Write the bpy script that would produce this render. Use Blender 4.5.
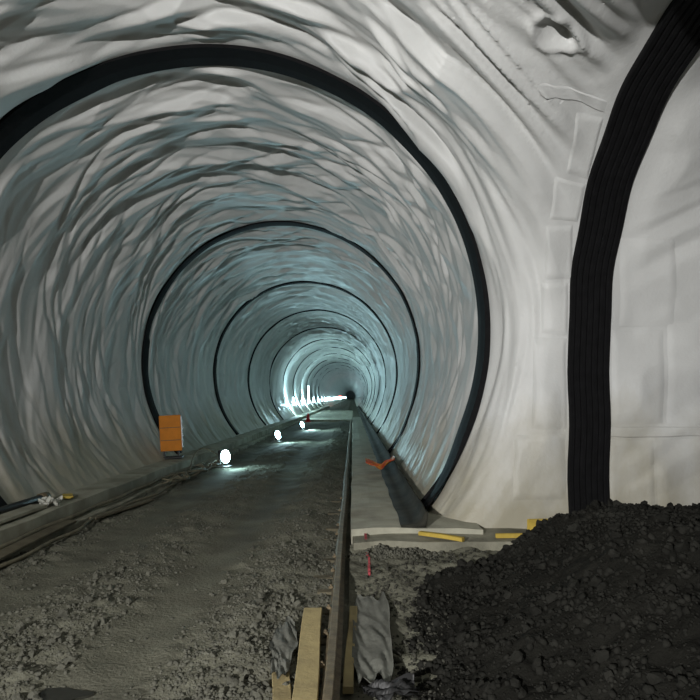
import bpy, math, random
import numpy as np
from mathutils import Vector, Matrix
random.seed(7)
rng = np.random.default_rng(7)
S = bpy.context.scene
COL = S.collection
for o in list(bpy.data.objects): bpy.data.objects.remove(o)

# ------------------------------------------------------------------ camera
CAMZ = 2.1
cam = bpy.data.cameras.new('camera'); camo = bpy.data.objects.new('camera', cam); COL.objects.link(camo)
camo.location = (0, 0, CAMZ); camo.rotation_euler = (math.pi/2, 0, 0)
cam.sensor_width = 36; cam.lens = 36*600/700
cam.shift_x = -3/700; cam.shift_y = 47/700
cam.clip_start = .05; cam.clip_end = 1000
S.camera = camo
# ------------------------------------------------------------------ world, view, main light
w = bpy.data.worlds.new('world'); S.world = w; w.use_nodes = True
w.node_tree.nodes['Background'].inputs[0].default_value = (.5, .6, .6, 1)
w.node_tree.nodes['Background'].inputs[1].default_value = 0.0
S.view_settings.view_transform = 'Standard'; S.view_settings.look = 'None'
S.view_settings.gamma = 1; S.view_settings.use_curve_mapping = False
S.view_settings.exposure = 0.0
def lamp(name, kind, loc, power, color=(1, 1, 1), aim=None, **kw):
    l = bpy.data.lights.new(name, kind); l.energy = power; l.color = color
    for k, v in kw.items(): setattr(l, k, v)
    o = bpy.data.objects.new(name, l); COL.objects.link(o); o.location = loc
    if aim is not None:
        o.rotation_euler = (Vector(aim)-Vector(loc)).to_track_quat('-Z', 'Y').to_euler()
    return o
# assumed unseen floodlight behind the camera (added housing and mast are built further down)
ASSUMED_FLOOD = Vector((-4.0, -5.2, 3.5))
lamp('assumed_floodlight_beam', 'SPOT', ASSUMED_FLOOD, 7300, (1.0, .982, .965), (2.3, 8.4, 4.4), shadow_soft_size=.1, spot_size=math.radians(96), spot_blend=1.0)
COOL = (.55, .90, 1.0)

# ------------------------------------------------------------------ tunnel numbers
AX, AZ, R = -2.18, 3.19, 4.2            # bore axis and radius, bore runs along +Y
VY, VZ, VR = 5.5, 2.95, 2.87            # side passage vault, runs along +X
RINGS = [9.0, 18.1, 27.4, 36.4, 45.5, 54.6, 63.8, 73, 82, 91, 100, 110]
LEDGE = .35
LEAN = .75                              # folds sag over towards the portal

# ------------------------------------------------------------------ noise
def hsh(i, j, s):
    h = (i.astype(np.int64)*374761393 + j.astype(np.int64)*668265263 + s*1274126177) & 0xFFFFFFFF
    h = ((h ^ (h >> 13))*1274126177) & 0xFFFFFFFF
    h = ((h ^ (h >> 16))*2246822519) & 0xFFFFFFFF
    return ((h ^ (h >> 15)) & 0xFFFFFF)/float(0x800000) - 1.0
def vn(u, v, s):
    i = np.floor(u); j = np.floor(v); a = u-i; b = v-j
    a = a*a*a*(a*(a*6-15)+10); b = b*b*b*(b*(b*6-15)+10)
    return (hsh(i, j, s)*(1-a)+hsh(i+1, j, s)*a)*(1-b) + (hsh(i, j+1, s)*(1-a)+hsh(i+1, j+1, s)*a)*b
def fbm(u, v, s, n=4):
    t = 0; a = 1; k = 0
    for q in range(n):
        t = t+a*vn(u, v, s+q*17); k += a; u = u*2.03+3.1; v = v*2.03+1.7; a *= .5
    return t/k
def tri(u, v, s):                       # flat facets with sharp creases
    u = u+.5*v
    i = np.floor(u); j = np.floor(v); a = u-i; b = v-j
    h00, h10, h01, h11 = hsh(i, j, s), hsh(i+1, j, s), hsh(i, j+1, s), hsh(i+1, j+1, s)
    return np.where(a+b < 1, h00+(h10-h00)*a+(h01-h00)*b, h11+(h01-h11)*(1-a)+(h10-h11)*(1-b))
def sstep(a, b, x):
    t = np.clip((x-a)/(b-a), 0, 1); return t*t*(3-2*t)

def folds(u, v):
    """height of the draped membrane, u = length around the bore, v = length along it"""
    w1 = vn(u/1.7, v/1.9, 11); w3 = vn(u/2.6, v/3.0, 14)
    vv = v+.30*w1+.16*w3*u*.2+.10*u
    uu = u+.35*vn(u/1.5, v/.9, 13)
    a = tri(uu/1.35, vv/.66, 21)
    b = tri(-uu/1.0+3.3, vv/.46, 26)
    c = tri(uu/.5, vv/.2, 27)
    rid = 1-2*np.abs(vn(uu/1.8+7, vv/.62, 22))
    big = vn(u/2.2, v/1.4, 24)
    mod = .62+.38*vn(u/2.4, v/1.8, 25)
    return .19*a*mod+.15*np.abs(b)-.07+.042*c+.08*rid*mod+.05*big
def ring_damp(y):
    d = np.ones_like(y)
    for r in RINGS:
        d = np.minimum(d, .05+.95*sstep(.26 if r < 10 else .2, .52, np.abs(y-(r+(.28 if r < 10 else .2)))))
    return d
def flare(th): return .14*sstep(-.35, -.75, th)
def bore_height(x, y, z):
    th = np.arctan2(z-AZ, x-AX); th = np.where(th < -math.pi/2, th+2*math.pi, th)
    u = th*R
    # right haunch is pulled tighter than crown and left side
    tight = 1-.55*sstep(.6, .0, th)*1.0
    low = .45+.55*sstep(.4, 1.6, z)
    tight = tight*(1-.5*sstep(2.45, 3.1, th))
    return folds(u, y)*ring_damp(y)*tight*low - .02 - flare(th)

# ------------------------------------------------------------------ mesh helpers
def mesh_obj(name, verts, faces, mat=None, parent=None, smooth=True):
    me = bpy.data.meshes.new(name)
    verts = np.asarray(verts, dtype=np.float32)
    if isinstance(faces, np.ndarray):
        n, k = faces.shape
        me.vertices.add(len(verts)); me.vertices.foreach_set('co', verts.ravel())
        me.loops.add(n*k); me.loops.foreach_set('vertex_index', faces.astype(np.int32).ravel())
        me.polygons.add(n); me.polygons.foreach_set('loop_start', np.arange(0, n*k, k, dtype=np.int32))
        me.polygons.foreach_set('loop_total', np.full(n, k, dtype=np.int32))
        me.update(calc_edges=True); me.validate()
    else:
        me.from_pydata([tuple(map(float, v)) for v in verts], [], faces); me.update()
    if smooth: me.polygons.foreach_set('use_smooth', np.ones(len(me.polygons), dtype=bool))
    if mat: me.materials.append(mat)
    o = bpy.data.objects.new(name, me); COL.objects.link(o)
    if parent: o.parent = parent
    return o
def grid_faces(n, m, flip=False):
    a = np.arange(n*m).reshape(n, m)
    q = np.stack([a[:-1, :-1], a[1:, :-1], a[1:, 1:], a[:-1, 1:]], -1).reshape(-1, 4)
    return q[:, ::-1].copy() if flip else q
def tag(o, label, cat, group=None):
    o['label'] = label; o['category'] = cat
    if group: o['group'] = group
    return o
def struct(o): o['kind'] = 'structure'; return o
def empty(name, loc=(0, 0, 0), rz=0):
    o = bpy.data.objects.new(name, None); COL.objects.link(o); o.location = loc; o.rotation_euler = (0, 0, rz); o.empty_display_size = .1
    return o
class MB:
    def __init__(s): s.v = []; s.f = []
    def add(s, v, f):
        b = len(s.v); s.v += [tuple(p) for p in v]; s.f += [tuple(b+i for i in q) for q in f]; return s
    def box(s, c, d, rot=None, bev=.0):
        """box with chamfered edges"""
        hx, hy, hz = d[0]/2, d[1]/2, d[2]/2; b = min(bev, hx*.9, hy*.9, hz*.9)
        M = rot if rot is not None else Matrix.Identity(3)
        if b <= 0:
            p = [Vector((x*hx, y*hy, z*hz)) for z in (-1, 1) for y in (-1, 1) for x in (-1, 1)]
            f = [(0, 2, 3, 1), (4, 5, 7, 6), (0, 1, 5, 4), (2, 6, 7, 3), (0, 4, 6, 2), (1, 3, 7, 5)]
        else:
            idx = {}; p = []
            for x in (-1, 1):
                for y in (-1, 1):
                    for z in (-1, 1):
                        for k in range(3):
                            q = [x*(hx-b), y*(hy-b), z*(hz-b)]; q[k] = (x*hx, y*hy, z*hz)[k]
                            idx[(x, y, z, k)] = len(p); p.append(Vector(q))
            f = []
            for k in range(3):
                i, j = [(1, 2), (2, 0), (0, 1)][k]
                for sg in (-1, 1):
                    c4 = []
                    for (a, bb) in ((-1, -1), (1, -1), (1, 1), (-1, 1)):
                        t = [0, 0, 0]; t[k] = sg; t[i] = a; t[j] = bb; c4.append(idx[(*t, k)])
                    f.append(tuple(c4) if sg > 0 else tuple(c4[::-1]))
            for k in range(3):
                i, j = [(1, 2), (2, 0), (0, 1)][k]
                for a in (-1, 1):
                    for bb in (-1, 1):
                        t0 = [0, 0, 0]; t0[k] = -1; t0[i] = a; t0[j] = bb; t1 = list(t0); t1[k] = 1
                        q = (idx[(*t0, i)], idx[(*t1, i)], idx[(*t1, j)], idx[(*t0, j)])
                        f.append(q if a*bb < 0 else q[::-1])
            for x in (-1, 1):
                for y in (-1, 1):
                    for z in (-1, 1):
                        q = tuple(idx[(x, y, z, k)] for k in range(3)); f.append(q if x*y*z > 0 else q[::-1])
        return s.add([M@q+Vector(c) for q in p], f)
    def tube(s, pts, r, n=8, cap=True):
        pts = [Vector(p) for p in pts]; m = len(pts); v = []; f = []
        for i, p in enumerate(pts):
            t = (pts[min(i+1, m-1)]-pts[max(i-1, 0)]).normalized()
            up = Vector((0, 0, 1)) if abs(t.z) < .95 else Vector((1, 0, 0))
            a = t.cross(up).normalized(); b = a.cross(t)
            rr = r[i] if isinstance(r, (list, tuple)) else r
            for k in range(n):
                q = 2*math.pi*k/n; v.append(p+a*math.cos(q)*rr+b*math.sin(q)*rr)
        for i in range(m-1):
            for k in range(n): f.append((i*n+k, (i+1)*n+k, (i+1)*n+(k+1) % n, i*n+(k+1) % n))
        if cap: f.append(tuple(range(n))); f.append(tuple(range((m-1)*n+n-1, (m-1)*n-1, -1)))
        return s.add(v, f)
    def sweep(s, prof, path):
        """closed profile [(a,b)] swept along path of (origin, axis_a, axis_b)"""
        n = len(prof); v = []; f = []
        for o, a, b in path:
            for p in prof: v.append(Vector(o)+Vector(a)*p[0]+Vector(b)*p[1])
        for i in range(len(path)-1):
            for k in range(n): f.append((i*n+k, i*n+(k+1) % n, (i+1)*n+(k+1) % n, (i+1)*n+k))
        f.append(tuple(range(n-1, -1, -1))); f.append(tuple(range((len(path)-1)*n, len(path)*n)))
        return s.add(v, f)
    def build(s, name, mat, parent=None, smooth=False): return mesh_obj(name, s.v, s.f, mat, parent, smooth)

# ------------------------------------------------------------------ materials
def mat(name, base, rough=.8, var=.12, scale=4, bump=0, bscale=30, spec=.3, metal=0, second=None, sscale=1.5, slo=.45, shi=.65, coat=0):
    m = bpy.data.materials.new(name); m.use_nodes = True; nt = m.node_tree; N = nt.nodes; L = nt.links
    b = N['Principled BSDF']; b.inputs['Roughness'].default_value = rough; b.inputs['Specular IOR Level'].default_value = spec; b.inputs['Metallic'].default_value = metal
    b.inputs['Coat Weight'].default_value = coat
    tc = N.new('ShaderNodeTexCoord'); g = N.new('ShaderNodeNewGeometry')
    no = N.new('ShaderNodeTexNoise'); no.inputs['Scale'].default_value = scale; no.inputs['Detail'].default_value = 6; L.new(g.outputs['Position'], no.inputs['Vector'])
    cr = N.new('ShaderNodeValToRGB'); L.new(no.outputs['Fac'], cr.inputs['Fac'])
    cr.color_ramp.elements[0].position = .3; cr.color_ramp.elements[1].position = .7
    cr.color_ramp.elements[0].color = (*[c*(1-var) for c in base], 1); cr.color_ramp.elements[1].color = (*[min(1, c*(1+var)) for c in base], 1)
    out = cr.outputs['Color']
    if second:
        n2 = N.new('ShaderNodeTexNoise'); n2.inputs['Scale'].default_value = sscale; n2.inputs['Detail'].default_value = 5; L.new(g.outputs['Position'], n2.inputs['Vector'])
        mr = N.new('ShaderNodeMapRange'); mr.inputs[1].default_value = slo; mr.inputs[2].default_value = shi; L.new(n2.outputs['Fac'], mr.inputs[0])
        mx = N.new('ShaderNodeMix'); mx.data_type = 'RGBA'; L.new(mr.outputs[0], mx.inputs['Factor']); L.new(out, mx.inputs['A']); mx.inputs['B'].default_value = (*second, 1); out = mx.outputs['Result']
    L.new(out, b.inputs['Base Color'])
    if bump:
        n3 = N.new('ShaderNodeTexNoise'); n3.inputs['Scale'].default_value = bscale; n3.inputs['Detail'].default_value = 6; L.new(g.outputs['Position'], n3.inputs['Vector'])
        bp = N.new('ShaderNodeBump'); bp.inputs['Strength'].default_value = bump; bp.inputs['Distance'].default_value = .02; L.new(n3.outputs['Fac'], bp.inputs['Height']); L.new(bp.outputs['Normal'], b.inputs['Normal'])
    return m
def emis(name, col, st):
    m = bpy.data.materials.new(name); m.use_nodes = True; b = m.node_tree.nodes['Principled BSDF']
    b.inputs['Base Color'].default_value = (.8, .8, .8, 1); b.inputs['Emission Color'].default_value = (*col, 1); b.inputs['Emission Strength'].default_value = st
    return m
def membrane_mat():
    m = mat('white_membrane', (.55, .555, .54), .5, .07, 1.3, .18, 22, .35)
    nt = m.node_tree; N = nt.nodes; L = nt.links; b = N['Principled BSDF']
    src = b.inputs['Base Color'].links[0].from_socket
    g = N.new('ShaderNodeNewGeometry'); sp = N.new('ShaderNodeSeparateXYZ'); L.new(g.outputs['Position'], sp.inputs[0])
    n = N.new('ShaderNodeTexNoise'); n.inputs['Scale'].default_value = 1.1; n.inputs['Detail'].default_value = 7; n.inputs['Roughness'].default_value = .62
    mp = N.new('ShaderNodeMapping'); mp.inputs['Scale'].default_value = (1, 1, .6); L.new(g.outputs['Position'], mp.inputs[0]); L.new(mp.outputs[0], n.inputs['Vector'])
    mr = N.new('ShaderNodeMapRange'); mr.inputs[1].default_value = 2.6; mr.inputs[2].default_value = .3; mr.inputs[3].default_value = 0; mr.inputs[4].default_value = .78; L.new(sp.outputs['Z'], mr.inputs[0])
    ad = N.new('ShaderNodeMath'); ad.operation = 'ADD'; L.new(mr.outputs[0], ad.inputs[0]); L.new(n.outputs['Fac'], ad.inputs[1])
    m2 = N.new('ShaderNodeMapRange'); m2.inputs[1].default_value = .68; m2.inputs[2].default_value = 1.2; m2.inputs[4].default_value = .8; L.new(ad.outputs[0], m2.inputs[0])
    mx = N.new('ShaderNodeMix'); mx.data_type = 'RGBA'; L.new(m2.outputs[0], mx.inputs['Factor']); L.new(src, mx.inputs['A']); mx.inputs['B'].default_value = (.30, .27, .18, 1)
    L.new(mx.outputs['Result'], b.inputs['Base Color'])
    return m
M = dict(
    memb=membrane_mat(),
    black=mat('black_band', (.005, .005, .0055), .75, .3, 9, .2, 40, .12),
    duct=mat('black_strip', (.03, .03, .024), .9, .3, 5, .2, 30, .15, second=(.055, .052, .04)),
    mud=mat('gravel_mud', (.155, .152, .116), .95, .18, 2.2, .9, 30, .04, second=(.115, .112, .087), sscale=.9),
    stone=mat('gravel_stone', (.105, .103, .082), .95, .35, 7, .4, 40, .2),
    muck=mat('muck_earth', (.0125, .0122, .0102), .95, .3, 3, .8, 30, .05),
    muckstone=mat('muck_stone', (.0165, .0162, .0138), .9, .4, 6, .4, 40, .06),
    conc=mat('ledge_concrete', (.36, .35, .275), .88, .15, 3, .4, 26, .2, second=(.24, .23, .175), sscale=1.8),
    slab=mat('slab_concrete', (.27, .26, .2), .9, .2, 4, .6, 20, .15, second=(.12, .116, .088), sscale=1.6, slo=.5, shi=.72),
    rust=mat('rusty_steel', (.16, .125, .075), .6, .35, 12, .3, 60, .4, metal=.3),
    wood=mat('pale_timber', (.42, .34, .17), .8, .18, 6, .3, 30, .2, second=(.26, .21, .11), sscale=3),
    oldwood=mat('dark_timber', (.12, .105, .07), .88, .3, 5, .4, 30, .2),
    yellow=mat('yellow_paint', (.46, .33, .06), .7, .2, 8, .2, 40),
    orange=mat('orange_panel', (.62, .21, .015), .65, .1, 5, .1, 30),
    redorange=mat('red_orange_plastic', (.55, .07, .015), .5, .2, 14, .2, 40, second=(.6, .3, .03), sscale=9),
    red=mat('red_plastic', (.6, .03, .03), .5, .1, 5),
    paint=mat('red_spray', (.36, .06, .07), .85, .3, 20),
    low_bounce=mat('low_bounce_grey', (.2, .2, .185), .95, .2, 3, .6, 15, .1),  # invented dark grey for the unseen wall, keeps bounced light down
    slabr=mat('right_slab_concrete', (.40, .39, .31), .85, .14, 3, .4, 26, .2, second=(.25, .24, .19), sscale=1.3, slo=.5, shi=.72),
    crumb=mat('crumb_stone', (.05, .049, .04), .95, .3, 6, .4, 40, .06),
    wet=mat('muddy_water', (.03, .03, .024), .35, .2, 5, .1, 20, .3),
    grey=mat('grey_sheet', (.15, .152, .13), .8, .2, 6, .5, 20, .2),
    dark=mat('dark_plastic', (.025, .025, .025), .5, .2, 8),
    hose=mat('muddy_hose', (.15, .135, .09), .8, .3, 6, .2, 40),
    rag=mat('pale_rag', (.5, .5, .44), .9, .15, 8, .4, 40),
    steel=mat('lamp_steel', (.3, .3, .3), .45, .1, 9, metal=.8),
    lens=emis('lamp_glass', COOL, 60),
    tube=emis('tube_glow', COOL, 40),
    redglow=emis('red_signal', (1, .08, .05), 12),
)

# ------------------------------------------------------------------ structure: bore beyond the first ring
ys = [9.28]
while ys[-1] < 520: ys.append(ys[-1]+(max(.03, .0026*ys[-1]) if ys[-1] < 22 else .0045*ys[-1]))
ys = np.array(ys); th = np.radians(np.linspace(-62, 242, 560))
Y, T = np.meshgrid(ys, th, indexing='ij')
x0, z0 = AX+R*np.cos(T), AZ+R*np.sin(T)
hb_ = bore_height(x0, Y, z0); r = R-hb_; Y = Y-LEAN*hb_*sstep(9.3, 9.9, Y)
wt = mesh_obj('wall_tunnel', np.stack([AX+r*np.cos(T), Y, AZ+r*np.sin(T)], -1).reshape(-1, 3), grid_faces(len(ys), len(th)), M['memb']); struct(wt)
# far end
ang = np.radians(np.arange(0, 360, 15))
struct(mesh_obj('wall_far_end', [(AX, 521, AZ)]+[(AX+R*1.1*math.cos(a), 519.5, AZ+R*1.1*math.sin(a)) for a in ang], [(0, 1+i, 1+(i+1) % 24) for i in range(24)], M['memb']))

# ------------------------------------------------------------------ structure: junction of the bore with the side passage
def sdf(x, y, z):
    a = np.sqrt((x-AX)**2+(z-AZ)**2)-R
    dy = np.abs(y-VY)
    b = np.where(z > VZ, np.sqrt(dy*dy+np.maximum(z-VZ, 0)**2), dy)-VR
    b = np.maximum(b, np.maximum(-x-2.0, x-8.0))
    k = 1.0
    h = np.maximum(k-np.abs(a-b), 0)/k
    return np.minimum(a, b)-h*h*k*.25
def grad(p, e=.01):
    g = np.stack([sdf(p[:, 0]+(e if k == 0 else 0), p[:, 1]+(e if k == 1 else 0), p[:, 2]+(e if k == 2 else 0)) -
                  sdf(p[:, 0]-(e if k == 0 else 0), p[:, 1]-(e if k == 1 else 0), p[:, 2]-(e if k == 2 else 0)) for k in range(3)], -1)
    return g/(np.linalg.norm(g, axis=1, keepdims=True)+1e-9)
def junction_height(p):
    x, y, z = p[:, 0], p[:, 1], p[:, 2]
    rho = np.sqrt((x-AX)**2+(z-AZ)**2)
    out = np.maximum(rho-R, 0)
    th_ = np.arctan2(z-AZ, x-AX); th_ = np.where(th_ < -math.pi/2, th_+2*math.pi, th_)
    ye = y-1.1*out
    tight = 1-.35*sstep(1.0, .2, th_)-.4*sstep(.5, -.2, th_)*sstep(.1, .6, out)
    lw = sstep(1.25, .8, th_)
    hl = .075*tri(th_*R/2.6+.5*ye, (ye+.25*vn(th_*2, ye, 55))/.34, 56)+.05*(1-2*np.abs(vn(th_*R/2.2, ye/.42, 57)))+.03*np.abs(tri(th_*R/1.1, ye/.24, 58))+.03*np.abs(tri(-th_*R/1.9+ye, ye/.5, 59))
    tight = tight*(1-.5*sstep(2.45, 3.1, th_))
    hb = (folds(th_*R, ye)*(1-lw)+hl*(1.5+1.1*sstep(.25, .6, th_))*lw)*ring_damp(y)*np.clip(tight, .1, 1)*(.4+.6*sstep(.4, 1.8, z))-.02
    # side passage: broad soft bulges with a few horizontal creases
    s = np.where(z > VZ, VZ+VR*np.arctan2(z-VZ, np.maximum(y-VY, -5)+1e-6), z)
    q = x+.35*vn(x/1.2, s/1.1, 41)
    hc = .07*vn(q/1.3, s/.8, 42)+.035*(1-2*np.abs(vn(q/1.6, (s+.2*x)/.75, 43)))+.03*tri(q/.8, s/.6, 44)+.04*np.abs(tri(-q/.9+.4*s, s/.7, 45))
    edge = np.minimum(np.abs(x-2.95), np.abs(x-3.6)); inb = (x > 2.9) & (x < 3.65)
    hc = hc*np.where(inb, .05, sstep(0, .35, edge)*.95+.05)
    wgt = sstep(2.35, 2.95, x)*sstep(9.0, 8.6, y)
    # gathered pucker where the sheet is tied up high on the groin
    c0 = np.array([2.17, 6.15, 5.74]); t1 = np.array([.80, .30, -.52]); t1 /= np.linalg.norm(t1); d = p-c0
    d1 = d@t1; d2 = np.sqrt(np.maximum((d*d).sum(1)-d1*d1, 0)); e = np.sqrt((d1/.48)**2+((d2+.05*np.sin(d1*9))/.15)**2)
    pk = (-.10*np.exp(-1.5*e*e)+.06*np.exp(-((e-1.1)/.3)**2)+.035*tri(d1/.28, d2/.1, 66)*np.exp(-(e/2.2)**2))*np.where(d1 > 0, 1.0, .85)
    return hb*(1-wgt)+hc*wgt+pk-flare(th_)*(1-wgt)*sstep(.5, .1, out)
ST = .038
gx = np.arange(-6.6, 8.3, ST); gy = np.arange(2.0, 9.36, ST); gz = np.arange(-.45, 7.7, ST)
F = sdf(*[a.astype(np.float32) for a in np.meshgrid(gx, gy, gz, indexing='ij', sparse=True)]) < 0
nx, ny, nz = F.shape
cnt = np.zeros((nx-1, ny-1, nz-1), np.int8)
for a in (0, 1):
    for b in (0, 1):
        for c in (0, 1): cnt += F[a:nx-1+a, b:ny-1+b, c:nz-1+c]
act = (cnt > 0) & (cnt < 8)
vid = np.full(act.shape, -1, np.int64); ia = np.argwhere(act); vid[act] = np.arange(len(ia))
P = np.stack([gx[ia[:, 0]], gy[ia[:, 1]], gz[ia[:, 2]]], -1)+ST/2
fq = []
for ax_ in range(3):
    sl0 = [slice(1, -1)]*3; sl0[ax_] = slice(0, -1); sl1 = [slice(1, -1)]*3; sl1[ax_] = slice(1, None)
    A, B = F[tuple(sl0)], F[tuple(sl1)]
    idx = np.argwhere(A != B); sgn = A[A != B]
    if ax_ == 0: c0 = idx+np.array([0, 0, 0]); d1, d2 = np.array([0, 1, 0]), np.array([0, 0, 1])
    if ax_ == 1: c0 = idx+np.array([0, 0, 0]); d1, d2 = np.array([0, 0, 1]), np.array([1, 0, 0])
    if ax_ == 2: c0 = idx+np.array([0, 0, 0]); d1, d2 = np.array([1, 0, 0]), np.array([0, 1, 0])
    q = np.stack([vid[tuple(c.T)] for c in (c0, c0+d1, c0+d1+d2, c0+d2)], -1)
    q[sgn] = q[sgn][:, ::-1]
    fq.append(q)
fq = np.concatenate(fq); fq = fq[(fq >= 0).all(1)]
for _ in range(3):
    P = P-grad(P)*sdf(P[:, 0], P[:, 1], P[:, 2])[:, None]
NRM = grad(P)
HJ = junction_height(P)
LN = LEAN*HJ*sstep(9.0, 8.5, P[:, 1])*sstep(2.2, 1.0, P[:, 0])
P = P-NRM*HJ[:, None]; P[:, 1] -= LN
wj = struct(mesh_obj('wall_junction', P, fq, M['memb']))
# unseen bore behind the camera, coloured dark to cut bounced light
ys2 = np.linspace(-14, 2.06, 60); th2 = np.radians(np.linspace(-62, 242, 140)); Y2, T2 = np.meshgrid(ys2, th2, indexing='ij')
x0, z0 = AX+R*np.cos(T2), AZ+R*np.sin(T2); r = R-bore_height(x0, Y2, z0)
struct(mesh_obj('wall_behind', np.stack([AX+r*np.cos(T2), Y2, AZ+r*np.sin(T2)], -1).reshape(-1, 3), grid_faces(60, 140), M['low_bounce']))
struct(mesh_obj('wall_back', [(AX, -14.2, AZ)]+[(AX+R*1.1*math.cos(a), -13.9, AZ+R*1.1*math.sin(a)) for a in ang], [(0, 1+(i+1) % 24, 1+i) for i in range(24)], M['muck']))

# membrane sheets welded on the pillar and on the side passage wall
def on_wall(px, py):
    d = np.stack([(px-353)/600, np.ones_like(px), (397-py)/600], -1); t = np.full(px.shape, 3.0)
    o_ = np.array([0, 0, CAMZ])
    for _ in range(90):
        q = o_+d*t[:, None]; t = t-sdf(q[:, 0], q[:, 1], q[:, 2])*.7
    return o_+d*t[:, None]
def rect(a, b, c, d): return [(a, c), (b, c), (b, d), (a, d)]
SHEETS = [rect(532, 566, 338, 428), rect(541, 567, 283, 334), rect(545, 572, 225, 279), rect(514, 565, 434, 500), rect(612, 664, 330, 424), rect(668, 726, 322, 424),
          rect(609, 652, 440, 512), rect(655, 727, 440, 512), rect(607, 727, 427, 437), rect(620, 674, 238, 326),
          [(538, 80), (607, 101), (604, 112), (541, 92)], [(577, 114), (604, 117), (588, 178), (566, 172)], [(556, 176), (586, 184), (577, 221), (548, 219)]]
for qd in SHEETS:
    qd = np.array(qd, float); n, m = 22, 26
    U_, V_ = np.meshgrid(np.linspace(0, 1, n), np.linspace(0, 1, m), indexing='ij'); U_ = U_.ravel()[:, None]; V_ = V_.ravel()[:, None]
    pq = (qd[0]*(1-U_)+qd[1]*U_)*(1-V_)+(qd[3]*(1-U_)+qd[2]*U_)*V_
    pq = pq+1.0*np.stack([vn(pq[:, 0]/22, pq[:, 1]/30, 61), vn(pq[:, 0]/30, pq[:, 1]/22, 62)], -1)
    p = on_wall(pq[:, 0], pq[:, 1]); xf, zf = p[:, 0], p[:, 2]; nn = grad(p)
    e = np.minimum(np.minimum(np.arange(n), n-1-np.arange(n))[:, None]/2, np.minimum(np.arange(m), m-1-np.arange(m))[None, :]/2).clip(0, 1).ravel()
    p = p-nn*(junction_height(p)+.004+.016*e+.006*vn(xf*3, zf*3, 63))[:, None]
    mesh_obj('membrane_sheet', p, grid_faces(n, m), M['memb'], wj)

# ------------------------------------------------------------------ floor
def floor_h(x, y):
    # wheel tracks are smooth and low, rubble berms lie between and beside them
    t1 = np.exp(-((x+1.75+.10*np.sin(y*.35))/.40)**2); t2 = np.exp(-((x+3.55+.1*np.sin(y*.3+1))/.42)**2)
    rough = np.clip(1-1.0*t1-.8*t2, .12, 1)
    h = -.05*t1-.04*t2+.06*np.exp(-((x+.85)/.35)**2)
    h = h+rough*(.035*fbm(x*1.2, y*1.2, 71)+.05*fbm(x*5, y*5, 72, 4))+.012*fbm(x*3, y*3, 73)
    h = h-.05*np.exp(-(((x+2.25)/.34)**2+((y-4.33)/.2)**2))
    return h, rough
fy = [-13.9]
while fy[-1] < 1.5: fy.append(fy[-1]+.5)
while fy[-1] < 519: fy.append(fy[-1]+max(.022, .006*fy[-1]*(1 if fy[-1] < 30 else 3)))
fy = np.array(fy); fx = np.linspace(-5.1, .95, 230)
FX, FY = np.meshgrid(fx, fy, indexing='ij')
H, _ = floor_h(FX, FY)
struct(mesh_obj('floor', np.stack([FX, FY, H], -1).reshape(-1, 3), grid_faces(len(fx), len(fy)), M['mud']))
sx = np.linspace(.8, 8.1, 60); sy = np.linspace(2.3, 8.5, 50); SX, SY = np.meshgrid(sx, sy, indexing='ij')
struct(mesh_obj('floor_side', np.stack([SX, SY, -.02+.03*fbm(SX*2, SY*2, 74)], -1).reshape(-1, 3), grid_faces(60, 50), M['muck']))

# stones: irregular 12-vertex lumps
PHI = (1+5**.5)/2
ICO = np.array([(-1, PHI, 0), (1, PHI, 0), (-1, -PHI, 0), (1, -PHI, 0), (0, -1, PHI), (0, 1, PHI), (0, -1, -PHI), (0, 1, -PHI), (PHI, 0, -1), (PHI, 0, 1), (-PHI, 0, -1), (-PHI, 0, 1)], float)/1.9
ICF = np.array([(0, 11, 5), (0, 5, 1), (0, 1, 7), (0, 7, 10), (0, 10, 11), (1, 5, 9), (5, 11, 4), (11, 10, 2), (10, 7, 6), (7, 1, 8), (3, 9, 4), (3, 4, 2), (3, 2, 6), (3, 6, 8), (3, 8, 9), (4, 9, 5), (2, 4, 11), (6, 2, 10), (8, 6, 7), (9, 8, 1)])
def lumps(pos, size):
    n = len(pos); v = ICO[None]*(1+.35*rng.uniform(-1, 1, (n, 12, 1)))
    v = v*rng.uniform(.6, 1.15, (n, 1, 3))
    q = rng.normal(size=(n, 4)); q /= np.linalg.norm(q, axis=1, keepdims=True); a, b, c, d = q.T
    Rm = np.stack([1-2*(c*c+d*d), 2*(b*c-a*d), 2*(b*d+a*c), 2*(b*c+a*d), 1-2*(b*b+d*d), 2*(c*d-a*b), 2*(b*d-a*c), 2*(c*d+a*b), 1-2*(b*b+c*c)], -1).reshape(n, 3, 3)
    v = np.einsum('nij,nkj->nki', Rm, v)*size[:, None, None]+pos[:, None, :]
    f = ICF[None]+12*np.arange(n)[:, None, None]
    return v.reshape(-1, 3), f.reshape(-1, 3)
def gravel(n, lo, hi):
    out = []
    while sum(map(len, out)) < n:
        k = n*3; y = 3.6/rng.uniform(.16, 1, k)**1.0; x = rng.uniform(-5.0, -.22, k)
        _, ro = floor_h(x, y); dens = ro**2*(.35+.65*(fbm(x*1.1, y*1.1, 75)*.5+.5+.35*np.exp(-((x+.85)/.45)**2)))
        keep = rng.uniform(0, 1, k) < dens*.9
        keep &= ~((x < -4.55))
        out.append(np.stack([x[keep], y[keep]], -1))
    xy = np.concatenate(out)[:n]
    s = lo*(hi/lo)**(rng.uniform(0, 1, n)**2.2)
    h, _ = floor_h(xy[:, 0], xy[:, 1])
    return np.column_stack([xy, h-s*.05]), s
p, s = gravel(17000, .007, .030); v, f = lumps(p, s)
g = mesh_obj('gravel', v, f, M['stone'], None, False); g['kind'] = 'stuff'; tag(g, 'loose grey gravel and crushed rock strewn over the tunnel roadway', 'gravel')

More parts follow.
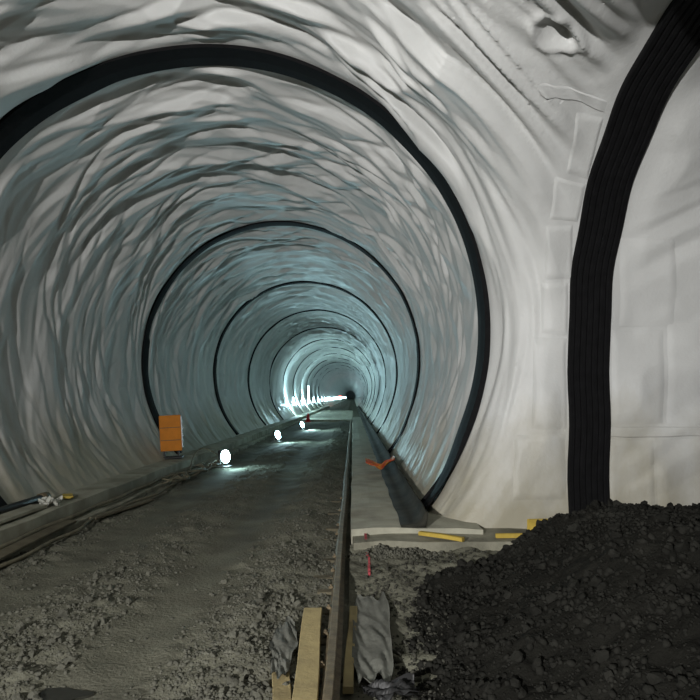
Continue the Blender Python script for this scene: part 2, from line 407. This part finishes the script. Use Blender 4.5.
# muck pile
def apron_h(x, y): return .17*sstep(5.3, 7.1, y)*(1+.35*fbm(x*2, y*2, 95))+.05*sstep(5.3, 6.5, y)*fbm(x*6, y*6, 96, 4)-.02
def pile_h(x, y):
    toe = .12+.25*vn(y*.7, y*0+3, 81)+np.clip(y-6.3, 0, 3)*1.05+np.clip(4.4-y, 0, 3)*.1
    a = sstep(0, 1, (x-toe)/2.5)*.75+.25*np.clip((x-toe)/2.5, 0, 1)
    back = 1-sstep(6.5, 8.4, y)*(.55+.4*sstep(4.5, 2.5, x))
    h = .93*a*back
    h = h*(1+.12*vn(x*.8, y*.8, 82))+np.clip(h*6, 0, 1)*(.10*fbm(x*2.0, y*2.0, 83, 6)+.05*fbm(x*7, y*7, 84, 4))
    return h-.03
mx_, my_ = np.meshgrid(np.linspace(.0, 7.8, 330), np.linspace(2.7, 8.3, 270), indexing='ij')
pile = mesh_obj('muck_pile', np.stack([mx_, my_, pile_h(mx_, my_)], -1).reshape(-1, 3), grid_faces(330, 270), M['muck'])
tag(pile, 'big dark heap of wet excavated rock and earth before the side passage', 'rubble pile')
n = 18000; x = rng.uniform(-.05, 5.4, n*3); y = 2.8+5.4*rng.uniform(0, 1, n*3)
hh = pile_h(x, y); k = (hh > .0) & (y < 8.2) & (rng.uniform(0, 1, n*3) < .45+.5*fbm(x*1.5, y*1.5, 85)); x, y, hh = x[k][:n], y[k][:n], hh[k][:n]
s = .008*(5.0)**(rng.uniform(0, 1, len(x))**2.4); v, f = lumps(np.column_stack([x, y, hh+s*.1]), s)
o = mesh_obj('rubble', v, f, M['muckstone'], pile, False); o['kind'] = 'stuff'
# crumbs rolled out from the toe over the mud
n = 1500; y = rng.uniform(4.0, 7.5, n); toe = .12+.25*vn(y*.7, y*0+3, 81)+np.clip(y-6.3, 0, 3)*1.05; x = toe+.12+rng.normal(0, .24, n)
k = (x > .02) & (pile_h(x, y) < .12); x, y = x[k], y[k]; s = .006*5**(rng.uniform(0, 1, len(x))**2.2)
v, f = lumps(np.column_stack([x, y, np.maximum(np.maximum(pile_h(x, y), np.where(y > 5.2, apron_h(x, y), -.02)), np.where(y < 5.3, floor_h(x, y)[0], -1))+s*.2]), s)
o = mesh_obj('rubble_crumbs', v, f, M['crumb'], pile, False); o['kind'] = 'stuff'
# larger fragments one by one
shapes = []
def rock_mesh(seed, mt):
    v = ICO*1.0; f = ICF
    # one subdivision for a more broken outline
    ed = {}; vv = [tuple(p) for p in v]; ff = []
    def mid(a, b):
        k = (min(a, b), max(a, b))
        if k not in ed: ed[k] = len(vv); vv.append(tuple((np.array(vv[a])+np.array(vv[b]))/2*1.12))
        return ed[k]
    for a, b, c in f:
        p, q, r_ = mid(a, b), mid(b, c), mid(c, a); ff += [(a, p, r_), (p, b, q), (r_, q, c), (p, q, r_)]
    g_ = np.random.default_rng(seed); vv = np.array(vv)*(1+.22*g_.uniform(-1, 1, (len(vv), 1)))
    for _ in range(5):                       # planar fracture faces
        d = g_.normal(size=3); d /= np.linalg.norm(d); c = g_.uniform(.45, .7); t = vv@d; vv = vv-np.outer(np.maximum(t-c, 0), d)
    me = bpy.data.meshes.new('rock_fragment'); me.from_pydata(vv.tolist(), [], ff); me.update(); me.materials.append(mt); return me
rm_d = [rock_mesh(i, M['muckstone']) for i in range(6)]; rm_l = [rock_mesh(i+9, M['stone']) for i in range(6)]
def put_rock(me, x, y, z, s, label, group):
    o = bpy.data.objects.new('rock_fragment', me); COL.objects.link(o)
    o.location = (x, y, z+s*.22); o.scale = (s*random.uniform(.8, 1.2), s*random.uniform(.8, 1.2), s*random.uniform(.6, .9)); o.rotation_euler = [random.uniform(0, 6.28) for _ in range(3)]
    tag(o, label, 'rock', group)
c = 0
while c < 170:
    x, y = random.uniform(.4, 4.0), random.uniform(3.0, 7.4)
    h = float(pile_h(np.array([x]), np.array([y]))[0])
    u_ = 353+600*x/y; v_ = 397+600*(CAMZ-h)/y
    if u_ > 698 or v_ > 698 or h < .05: continue
    put_rock(rm_d[c % 6], x, y, h, random.uniform(.03, .065), 'dark angular rock fragment lying on the big muck pile', 'rock fragments on the muck pile'); c += 1
c = 0
while c < 120:
    y = 3.9/random.uniform(.45, 1); x = random.choice([random.gauss(-.75, .3), random.uniform(-4.4, -.4), random.gauss(-2.6, .35)])
    if x > -.35 or x < -4.5: continue
    h, ro = floor_h(np.array([x]), np.array([y]))
    if ro[0] < .5 or 353+600*x/y < 4: continue
    put_rock(rm_l[c % 6], x, y, float(h[0]), random.uniform(.025, .055), 'grey rock fragment lying loose on the gravel roadway', 'rock fragments on the roadway'); c += 1

# ------------------------------------------------------------------ ledges and slabs
def strip(name, x0, x1, y0, y1, zt, zb, m, wob=.01, seed=0, kind=True, nx_=7):
    """long poured strip with an uneven top and edges"""
    n = int(max(6, min(160, (y1-y0)/.18))); yy = np.linspace(y0, y1, n); mb = []
    for i, y in enumerate(yy):
        e0 = x0+wob*2*float(vn(np.array([y*1.3]), np.array([seed+.5]), 91)[0]); e1 = x1+wob*2*float(vn(np.array([y*1.3]), np.array([seed+7.5]), 91)[0])
        row = [(e0, y, zb)]
        for k in range(nx_):
            t = k/(nx_-1); xx = e0+(e1-e0)*t; dz = -.018 if k in (0, nx_-1) else 0
            row.append((xx, y, zt+dz+wob*float(vn(np.array([xx*2.1]), np.array([y*1.7+seed]), 92)[0])))
        row.append((e1, y, zb)); mb.append(row)
    m_ = len(mb[0]); v = [p for row in mb for p in row]
    f = [(i*m_+k, i*m_+k+1, (i+1)*m_+k+1, (i+1)*m_+k) for i in range(n-1) for k in range(m_-1)]
    f.append(tuple(range(m_-1, -1, -1))); f.append(tuple(range((n-1)*m_, n*m_)))
    o = mesh_obj(name, v, f, m, None, False)
    if kind: struct(o)
    return o
strip('ledge_left', -5.34, -4.66, -13, 120, LEDGE, -.2, M['conc'], .016, 1)
strip('ledge_left_footing', -4.68, -4.42, -13, 120, .10, -.2, M['slab'], .03, 2)
strip('slab_right', -.02, 1.75, 8.02, 52, LEDGE, -.2, M['slabr'], .012, 3)
strip('slab_step_upper', -.02, 2.62, 7.62, 8.5, .27, -.2, M['slab'], .02, 4)
ax, ay = np.meshgrid(np.linspace(-.04, 2.7, 130), np.linspace(5.2, 7.75, 120), indexing='ij')
ah = .17*sstep(5.3, 7.1, ay)*(1+.35*fbm(ax*2, ay*2, 95))+.05*sstep(5.3, 6.5, ay)*fbm(ax*6, ay*6, 96, 4)-.02
struct(mesh_obj('floor_mud_apron', np.stack([ax, ay, ah], -1).reshape(-1, 3), grid_faces(130, 120), M['mud']))
strip('slab_far', -4.4, -.05, 52, 90, .12, -.2, M['conc'], .02, 6)

# ------------------------------------------------------------------ black sealing bands
def ring_band(y, wd, label, group=None, thick=.05):
    n = 150; a0, a1 = math.radians(-47), math.radians(222); v = []; f = []; sd = y*3.7
    for i in range(n):
        a = a0+(a1-a0)*i/(n-1); u = a*R
        q = lambda s_: float(vn(np.array([u/.8]), np.array([sd]), s_)[0])
        q2 = lambda s_: float(vn(np.array([u/2.2]), np.array([sd]), s_)[0])
        ya = y+.035*q(101)+.03*q2(103); yb = y+wd+.035*q(102)+.03*q2(103)
        if y < 10: t_ = float(sstep(math.radians(95), math.radians(150), np.array(a))); ya -= .3*t_; yb -= .3*t_
        lowf = .06 if y > 10 else 0
        if y > 10 and (a > math.pi*.95 or a < .1): yb += lowf*2
        r0 = R+.06; ri = R+.02-thick-.012*q(104)+float(flare(np.array(a)))
        for (rr, yy) in ((r0, ya), (ri, ya+.012), (ri-.012, (ya+yb)/2), (ri, yb-.012), (r0, yb)):
            v.append((AX+rr*math.cos(a), yy, AZ+rr*math.sin(a)))
    for i in range(n-1):
        for k in range(4): f.append((i*5+k, i*5+k+1, (i+1)*5+k+1, (i+1)*5+k))
    f.append((0, 1, 2, 3, 4)); f.append(tuple((n-1)*5+k for k in (4, 3, 2, 1, 0)))
    return tag(mesh_obj('sealing_band', v, f, M['black'], None, False), label, 'band', group)
NM = ['widest black sealing band ringing the bore nearest the camera', 'thin black sealing band ringing the bore where the orange panel stands',
      'third black sealing band ring deeper in the tunnel', 'fourth black sealing band ring deeper in the tunnel']
for i, y in enumerate(RINGS):
    ring_band(y, .56 if i == 0 else .38 if i < 3 else .28 if i < 5 else .2, NM[i] if i < 4 else 'faint black sealing band ring far down the tunnel', 'black sealing bands around the bore')
# the broad one around the mouth of the side passage, with moulded ribs
prof = []
W = .57; nr = 7
for k in range(nr):
    a = W*k/nr; prof += [(a, .045), (a+.015, .062), (a+W/nr-.02, .062), (a+W/nr-.005, .045)]
prof = [(0, -.03)]+prof+[(W, -.03)]
path = []
for i in range(12): path.append(((3.0+.012*math.sin(i*1.1), VY+VR, -.05+i*.25), (1, 0, 0), (0, -1, 0)))
for i in range(1, 60):
    a = math.pi*i/60
    path.append(((3.0+.012*math.sin(i*.8), VY+VR*math.cos(a), VZ+VR*math.sin(a)), (1, 0, 0), (0, -math.cos(a), -math.sin(a))))
mb = MB().sweep(prof, path)
tag(mb.build('sealing_band', M['black'], None, False), 'broad ribbed black band arching around the side passage mouth behind the pile', 'band')
# black strip lapped along the foot of the right wall
mb = MB(); path = []
yy = 8.02
while yy < 110:
    wv = .008*math.sin(yy*2.3)+.006*math.sin(yy*5.1)
    path.append(((.65+wv, yy, LEDGE+.005), (1, 0, 0), (0, 0, 1))); yy += .12 if yy < 20 else .6
prof = [(0, 0), (0, .015), (.15, .025), (.2, .035), (.28, .09), (.335, .2), (.36, .19), (.33, 0)]
mb.sweep(prof, path)
tag(mb.build('black_membrane_strip', M['duct'], None, True), 'long black strip lapped along the foot of the right wall', 'strip')

# ------------------------------------------------------------------ rail line
rail = empty('steel_rail', (-.16, 3.0, .06)); tag(rail, 'long rusty steel rail running down the roadway on timber sleepers', 'rail')
RP = [(-.065, 0), (.065, 0), (.065, .014), (.014, .03), (.011, .125), (.034, .14), (.034, .168), (.026, .175), (-.026, .175), (-.034, .168), (-.034, .14), (-.011, .125), (-.014, .03), (-.065, .014)]
mb = MB(); path = []; yy = -1.5
while yy < 49.2: path.append(((.006*math.sin(yy*.9), yy, 0), (1, 0, 0), (0, 0, 1))); yy += .5
mb.sweep(RP, path); mb.build('rail_bar', M['rust'], rail)
proto = None
for i in range(14):
    y = .9+i*.62
    if i in (7, 10, 12): continue
    ln = random.uniform(.2, .42)
    m_ = MB().box((0, 0, 0), (ln, .11, .09), None, .008); o = m_.build('sleeper', M['oldwood'], rail)
    o.location = (-.10+random.uniform(-.03, .03), y+random.uniform(-.08, .08), -.065-random.uniform(0, .02)); o.rotation_euler = (0, 0, random.uniform(-.08, .08))
    if y < 12:
        q = MB().box((0, 0, 0), (.05, .05, .03), None, .006).box((0, 0, .02), (.022, .022, .02), None, .004).build('rail_clip', M['rust'], rail)
        q.location = (-.075, y, .02)

# timber boards lying beside the rail
def board(name, c, d, rz, m, label, tilt=(0, 0), cat='plank', group=None):
    mb = MB(); nseg = 10; L_ = d[1]; path = []
    for i in range(nseg):
        t = i/(nseg-1)-.5; path.append(((.006*math.sin(t*5+c[0]*9), t*L_, .005*math.sin(t*4+c[1])), (1, 0, 0), (0, 0, 1)))
    hx, hz, b = d[0]/2, d[2]/2, min(.006, d[2]*.3)
    mb.sweep([(-hx+b, -hz), (hx-b, -hz), (hx, -hz+b), (hx, hz-b), (hx-b, hz), (-hx+b, hz), (-hx, hz-b), (-hx, -hz+b)], path)
    o = mb.build(name, m); o.location = c; o.rotation_euler = (tilt[0], tilt[1], rz); return tag(o, label, cat, group)
board('timber_plank', (-.345, 4.75, .10), (.17, 1.75, .045), .03, M['wood'], 'pale yellow plank lying along the left side of the rail')
board('timber_plank', (-.015, 4.95, .07), (.075, 1.6, .05), -.02, M['wood'], 'narrow pale plank wedged along the right side of the rail')
board('timber_plank', (-.49, 4.1, .05), (.13, .8, .035), .12, M['wood'], 'short pale plank end poking out beside the longer one')
# crumpled grey sheets
def crumple(name, c, sx_, sy_, rz, m, label, amp=.05, seed=0, cat='sheet'):
    n, k = 26, 30; U, V = np.meshgrid(np.linspace(-.5, .5, n), np.linspace(-.5, .5, k), indexing='ij')
    ex = 1+.35*vn(V*4, V*0+seed, 111); ey = 1+.2*vn(U*4, U*0+seed, 112)
    X_, Y_ = U*sx_*ex, V*sy_*ey; Z_ = amp*np.abs(tri(U*4+seed, V*6, 113))+amp*.5*tri(U*8, V*10+seed, 114)
    top = np.stack([X_, Y_, Z_+.02], -1).reshape(-1, 3); bot = top-np.array([0, 0, .006])
    f = np.concatenate([grid_faces(n, k), grid_faces(n, k, True)+n*k])
    ids = np.arange(n*k).reshape(n, k); rim = np.concatenate([ids[:, 0], ids[-1, 1:], ids[::-1, -1][1:], ids[0, ::-1][1:]])
    f = np.concatenate([f, np.stack([rim[:-1], rim[1:], rim[1:]+n*k, rim[:-1]+n*k], -1)])
    o = mesh_obj(name, np.concatenate([top, bot]), f, m, None, False); o.location = c; o.rotation_euler = (0, 0, rz); return tag(o, label, cat)
crumple('plastic_sheet', (.16, 5.15, .06), .26, 1.9, -.02, M['grey'], 'crumpled grey sheet lying right of the rail by the pile', .03, 1)
crumple('plastic_sheet', (-.56, 4.85, .07), .17, 1.1, .05, M['grey'], 'crumpled grey sheet lying left of the yellow plank', .03, 5)
crumple('plastic_sheet', (.27, 4.02, .10), .3, .22, .3, M['dark'], 'dark crumpled sheet scrap at the foot of the muck pile', .06, 9)

# paint mark, battens, rubble line on the step
mb = MB()
for (y0, y1, x, wd) in ((7.66, 7.97, .165, .035), (7.22, 7.56, .175, .03), (6.95, 7.15, .19, .025), (6.62, 6.85, .18, .03)):
    zt = .285
    n = 14; v = []
    for i in range(n):
        t = i/(n-1); yy = y0+(y1-y0)*t
        if y0 < 7.6: zt = float(apron_h(np.array([x]), np.array([yy]))[0])+.012
        ww = wd*(.6+.5*random.random()); v += [(x-ww/2, yy, zt), (x+ww/2, yy, zt), (x+ww/2, yy, zt+.004), (x-ww/2, yy, zt+.004)]
    f = [(i*4+k, i*4+(k+1) % 4, i*4+4+(k+1) % 4, i*4+4+k) for i in range(n-1) for k in range(4)]+[(3, 2, 1, 0), tuple(range((n-1)*4, n*4))]
    mb.add(v, f)
tag(mb.build('paint_mark', M['paint']), 'broken red spray paint line across the concrete step', 'paint mark')
board('yellow_batten', (1.13, 7.72, .31), (.075, .62, .05), .95, M['yellow'], 'slim yellow batten lying askew on the concrete step', cat='batten')
board('yellow_board', (2.42, 7.86, .36), (.26, .05, .28), .1, M['yellow'], 'small yellow board standing at the edge of the muck pile', cat='board')
board('yellow_board', (2.05, 7.8, .30), (.4, .06, .05), .05, M['yellow'], 'low muddy yellow board lying between pillar and pile', cat='board')
n = 700; x = rng.uniform(.2, 1.0, n)+rng.normal(0, .15, n); y = rng.normal(7.45, .12, n); s = .01*3.2**(rng.uniform(0, 1, n)**2)
v, f = lumps(np.column_stack([x, y, apron_h(x, y)+.07*np.exp(-((y-7.5)/.12)**2-((x-.5)/.4)**2)*rng.uniform(0, 1, n)+s*.2]), s)
o = mesh_obj('rubble_spill', v, f, M['stone'], None, False); o['kind'] = 'stuff'; tag(o, 'line of crumbled rubble along the concrete step', 'rubble')

# red and orange plastic wrap draped over the black strip
n, k = 20, 12; U, V = np.meshgrid(np.linspace(-1, 1, n), np.linspace(-.5, .5, k), indexing='ij')
X_ = .62+.33*U; Y_ = 13.8+V*.55+.1*np.abs(U)
Z_ = LEDGE+.17+.16*np.abs(U)**1.3*np.where(U > 0, 1.3, .8)+.05*tri(U*3, V*3, 121)
top = np.stack([X_, Y_, Z_], -1).reshape(-1, 3)
f = np.concatenate([grid_faces(n, k), grid_faces(n, k, True)+n*k]); ids = np.arange(n*k).reshape(n, k); rim = np.concatenate([ids[:, 0], ids[-1, 1:], ids[::-1, -1][1:], ids[0, ::-1][1:]])
f = np.concatenate([f, np.stack([rim[:-1], rim[1:], rim[1:]+n*k, rim[:-1]+n*k], -1)])
tag(mesh_obj('plastic_wrap', np.concatenate([top, top-np.array([0, 0, .02])]), f, M['redorange'], None, False), 'crumpled red and orange plastic wrap draped over the black strip', 'wrap')

# wet hollow in the roadway
pc = (-2.25, 4.33); hz_, _ = floor_h(np.array([pc[0]]), np.array([pc[1]])); ring_ = []
for k in range(40):
    a = 2*math.pi*k/40; q = 1+.16*math.sin(3*a+1)+.1*math.sin(7*a); ring_.append((pc[0]+.30*q*math.cos(a), pc[1]+.14*q*math.sin(a), float(hz_[0])+.016))
tag(mesh_obj('puddle', ring_+[(x_, y_, z_-.05) for x_, y_, z_ in ring_], [tuple(range(40))]+[(k, 40+k, 40+(k+1) % 40, (k+1) % 40) for k in range(40)], M['wet'], None, False), 'dark wet puddle in a hollow of the roadway', 'puddle')

# ------------------------------------------------------------------ orange panel
e = empty('barrier_panel', (-5.16, 17.1, LEDGE), math.radians(6)); e.rotation_euler[1] = math.radians(-3); tag(e, 'upright orange panel standing on the left ledge before the thin band', 'panel')
o = MB().box((0, 0, .72), (.60, .07, 1.02), None, .015).build('panel', M['orange'], e)
for z in (.52, .88): MB().box((0, -.036, z), (.56, .012, .018), None, .003).build('crease', M['rust'], o)
o2 = MB().box((.315, .0, .75), (.03, .06, .9), None, .006).build('edge_strip', M['steel'], e)
for z in (.65, .85): MB().box((.34, -.02, z), (.03, .03, .06), None, .005).build('latch', M['steel'], o2)
for x in (-.2, .2): MB().box((x, 0, .11), (.06, .05, .22), None, .006).build('leg', M['dark'], e)
MB().box((0, 0, .03), (.62, .38, .06), None, .015).build('foot', M['dark'], e)

# ------------------------------------------------------------------ pipes, hoses and planks along the left ledge
def wob_path(pts, amp, seed, n=60):
    pts = [Vector(p) for p in pts]; out = []; m = len(pts)-1
    for i in range(n+1):
        t = i/n*m; k = min(int(t), m-1); a = t-k
        p0, p1, p2, p3 = pts[max(k-1, 0)], pts[k], pts[k+1], pts[min(k+2, m)]
        p = .5*((2*p1)+(-p0+p2)*a+(2*p0-5*p1+4*p2-p3)*a*a+(-p0+3*p1-3*p2+p3)*a**3)
        p = p+Vector((amp*math.sin(i*.7+seed), 0, 0)); out.append(p)
    return out
tag(MB().tube(wob_path([(-4.52, 6.5, .16), (-4.58, 9, .16), (-4.50, 12, .17), (-4.55, 15, .16), (-4.35, 18, .16)], .025, 1), .035).build('hose', M['hose'], None, True), 'muddy brown hose snaking along the foot of the left ledge', 'hose')
tag(MB().tube(wob_path([(-4.30, 6.5, .06), (-4.22, 8.6, .06), (-4.33, 10.6, .06), (-4.12, 13, .07), (-4.25, 16, .07), (-3.85, 18.5, .07)], .035, 3), .028).build('hose', M['hose'], None, True), 'thinner muddy hose lying on the gravel before the left ledge', 'hose')
pp = empty('black_pipe', (-5.22, 6.6, LEDGE+.07)); tag(pp, 'black pipe lying against the wall on the near left ledge', 'pipe')
MB().tube([(0, 0, 0), (.02, 1.6, .0), (.06, 3.4, .01)], .06, 12).build('pipe_body', M['dark'], pp, True)
MB().tube([(.055, 3.3, .008), (.062, 3.5, .012)], .078, 12).build('pipe_collar', M['rust'], pp, True)
board('timber_plank', (-4.9, 7.9, LEDGE+.045), (.26, 3.0, .05), .02, M['conc'], 'long dusty grey plank lying on the near left ledge')
rg = crumple('rag', (-4.86, 9.62, LEDGE+.03), .28, .32, .4, M['rag'], 'crumpled whitish rag at the end of the dusty plank', .10, 13, 'rag')
board('yellow_board', (-4.92, 10.35, LEDGE+.04), (.16, .35, .04), .5, M['yellow'], 'small yellow wood scrap lying behind the whitish rag', cat='board')
board('timber_plank', (-4.42, 8.2, .13), (.17, 2.7, .04), .05, M['oldwood'], 'weathered brown plank lying at the foot of the near left ledge', tilt=(0, .12))
board('timber_plank', (-4.2, 11.0, .06), (.14, 1.9, .035), -.18, M['oldwood'], 'dark muddy plank half sunk in gravel by the left hoses')
for i, (c, rr, lab) in enumerate((((-4.15, 15.95, .08), .42, 'tangled loop of muddy cable at the foot of the orange panel'), ((-3.95, 17.25, .09), .26, 'smaller loop of muddy cable by the nearest floor lamp'), ((-4.25, 14.4, .08), .36, 'loose loop of muddy cable nearest the camera on the left verge'))):
    pts = []
    for k in range(70):
        a = k/70*6.28*2.4; r_ = rr*(1+.25*math.sin(a*1.7+i)); pts.append((c[0]+r_*.6*math.cos(a), c[1]+r_*1.6*math.sin(a), c[2]+.05+.05*math.sin(a*2.3+i)+.0009*k))
    tag(MB().tube(pts, .02, 6).build('cable', M['hose'], None, True), lab, 'cable')
tag(MB().tube(wob_path([(-4.25, 15.6, .12), (-4.5, 17.0, .45), (-4.35, 17.5, .6), (-4.0, 17.75, .40)], .0, 1, 30), .018).build('cable', M['hose'], None, True), 'muddy cable rising over the ledge to the nearest floor lamp', 'cable')

# ------------------------------------------------------------------ lamps
def floor_lamp(loc, power, label, aim, big=1.0):
    e = empty('work_light', loc); tag(e, label, 'lamp', 'work lights on the left verge')
    Rm = Vector(aim).to_track_quat('Y', 'Z').to_matrix()
    hz = .30*big
    b = MB()
    hs = MB().box((0, 0, hz), (.40*big, .12*big, .40*big), Rm, .03); hs = hs.build('housing', M['dark'], e)
    c = Vector((0, 0, hz))+Rm@Vector((0, .07*big, 0))
    ln = MB().tube([c-Rm@Vector((0, .02, 0)), c+Rm@Vector((0, .02, 0)), c+Rm@Vector((0, .06, 0))], [.19*big, .19*big, .12*big], 20).build('lens', M['lens'], hs)
    for s_ in (-1, 1):
        q = Rm@Vector((s_*.19*big, 0, 0)); MB().tube([(q.x, q.y, hz+.02), (q.x*1.05, q.y*1.05, .03)], .014).build('stand_leg', M['steel'], e)
    MB().tube([(-.2*big, -.14, .02), (.2*big, -.14, .02), (.22*big, .14, .02), (-.22*big, .14, .02), (-.2*big, -.14, .02)], .014).build('stand_base', M['steel'], e)
    MB().tube([Rm@Vector((-.12*big, -.03, .13*big))+Vector((0, 0, hz)), Rm@Vector((-.08*big, -.05, .2*big))+Vector((0, 0, hz)), Rm@Vector((.08*big, -.05, .2*big))+Vector((0, 0, hz)), Rm@Vector((.12*big, -.03, .13*big))+Vector((0, 0, hz))], .012).build('handle', M['steel'], e)
    p = Vector(loc)+c+Rm@Vector((0, .06, 0))
    lamp('work_light_beam', 'SPOT', p, power, COOL, p+Vector(aim), shadow_soft_size=.1, spot_size=math.radians(165), spot_blend=.5)
floor_lamp((-3.86, 17.9, .02), 150, 'nearest glaring work light on the left verge past the orange panel', (.9, -.45, .12))
floor_lamp((-3.55, 27.9, .02), 950, 'second work light down the left verge', (.9, -.40, .3))
floor_lamp((-3.3, 38.2, .02), 1300, 'third and smallest work light down the left verge', (.9, -.35, .3))
def wall_lamp(y, power, label, hl=.5):
    a = math.radians(204); px_, pz_ = AX+(R-.42)*math.cos(a), AZ+(R-.42)*math.sin(a)
    e = empty('tube_light', (px_, y, LEDGE)); tag(e, label, 'lamp', 'tube lights on the left wall')
    z1 = pz_-LEDGE
    MB().tube([(0, 0, 0), (0, 0, z1+hl+.05)], .03).build('pole', M['steel'], e)
    MB().box((0, 0, .02), (.3, .3, .04), None, .01).build('base_plate', M['steel'], e)
    MB().tube([(.06, 0, z1-.35), (.06, 0, z1+hl-.1)], .06, 10).build('tube', M['tube'], e, True)
    lamp('tube_light_glow', 'POINT', (px_-.12, y-.1, pz_), power, COOL, shadow_soft_size=.05)
WL = [56, 66, 75] + [85+11*i for i in range(20)] + [310+20*i for i in range(10)]
for i, y in enumerate(WL):
    wall_lamp(y, (900, 300, 700)[i] if i < 3 else 200, ['first bright tube light on the far left wall', 'second tube light on the far left wall', 'third tube light on the far left wall, tall glare'][i] if i < 3 else 'tube light in the far row towards the tunnel end', 1.9 if i == 2 else .5)
# red things far down
e = empty('traffic_cone', (-3.75, 50.0, .02)); tag(e, 'small red traffic cone below the far tube lights', 'cone')
MB().box((0, 0, .03), (.5, .5, .06), None, .01).build('cone_base', M['red'], e); MB().tube([(0, 0, .06), (0, 0, .75)], [.2, .05], 14).build('cone_body', M['red'], e, True)
e = empty('signal_lamp', (-3.2, 150, .0)); tag(e, 'tiny red signal lamp at the far end of the light row', 'lamp')
MB().tube([(0, 0, 0), (0, 0, 2.0)], .05).build('post', M['steel'], e); MB().box((0, 0, 2.1), (.7, .3, .5), None, .05).build('signal_head', M['redglow'], e)

# added mast and housing for the assumed floodlight behind the camera
e = empty('added_floodlight_mast', (ASSUMED_FLOOD.x, ASSUMED_FLOOD.y-.25, .2)); tag(e, 'assumed floodlight on an added tripod mast, unseen behind the camera', 'floodlight')
MB().tube([(0, 0, .5), (0, 0, 3.3)], .03).build('mast', M['steel'], e)
for k in range(3):
    a = k*2.094; MB().tube([(0, 0, 1.1), (.7*math.cos(a), .7*math.sin(a), .02)], .02).build('leg', M['steel'], e)
o = MB().box((0, .02, 3.3), (.5, .16, .36), None, .03).build('housing', M['dark'], e); MB().box((0, .11, 3.3), (.44, .03, .3), None, .01).build('lens', M['lens'], o)  # added housing and glowing lens, out of view
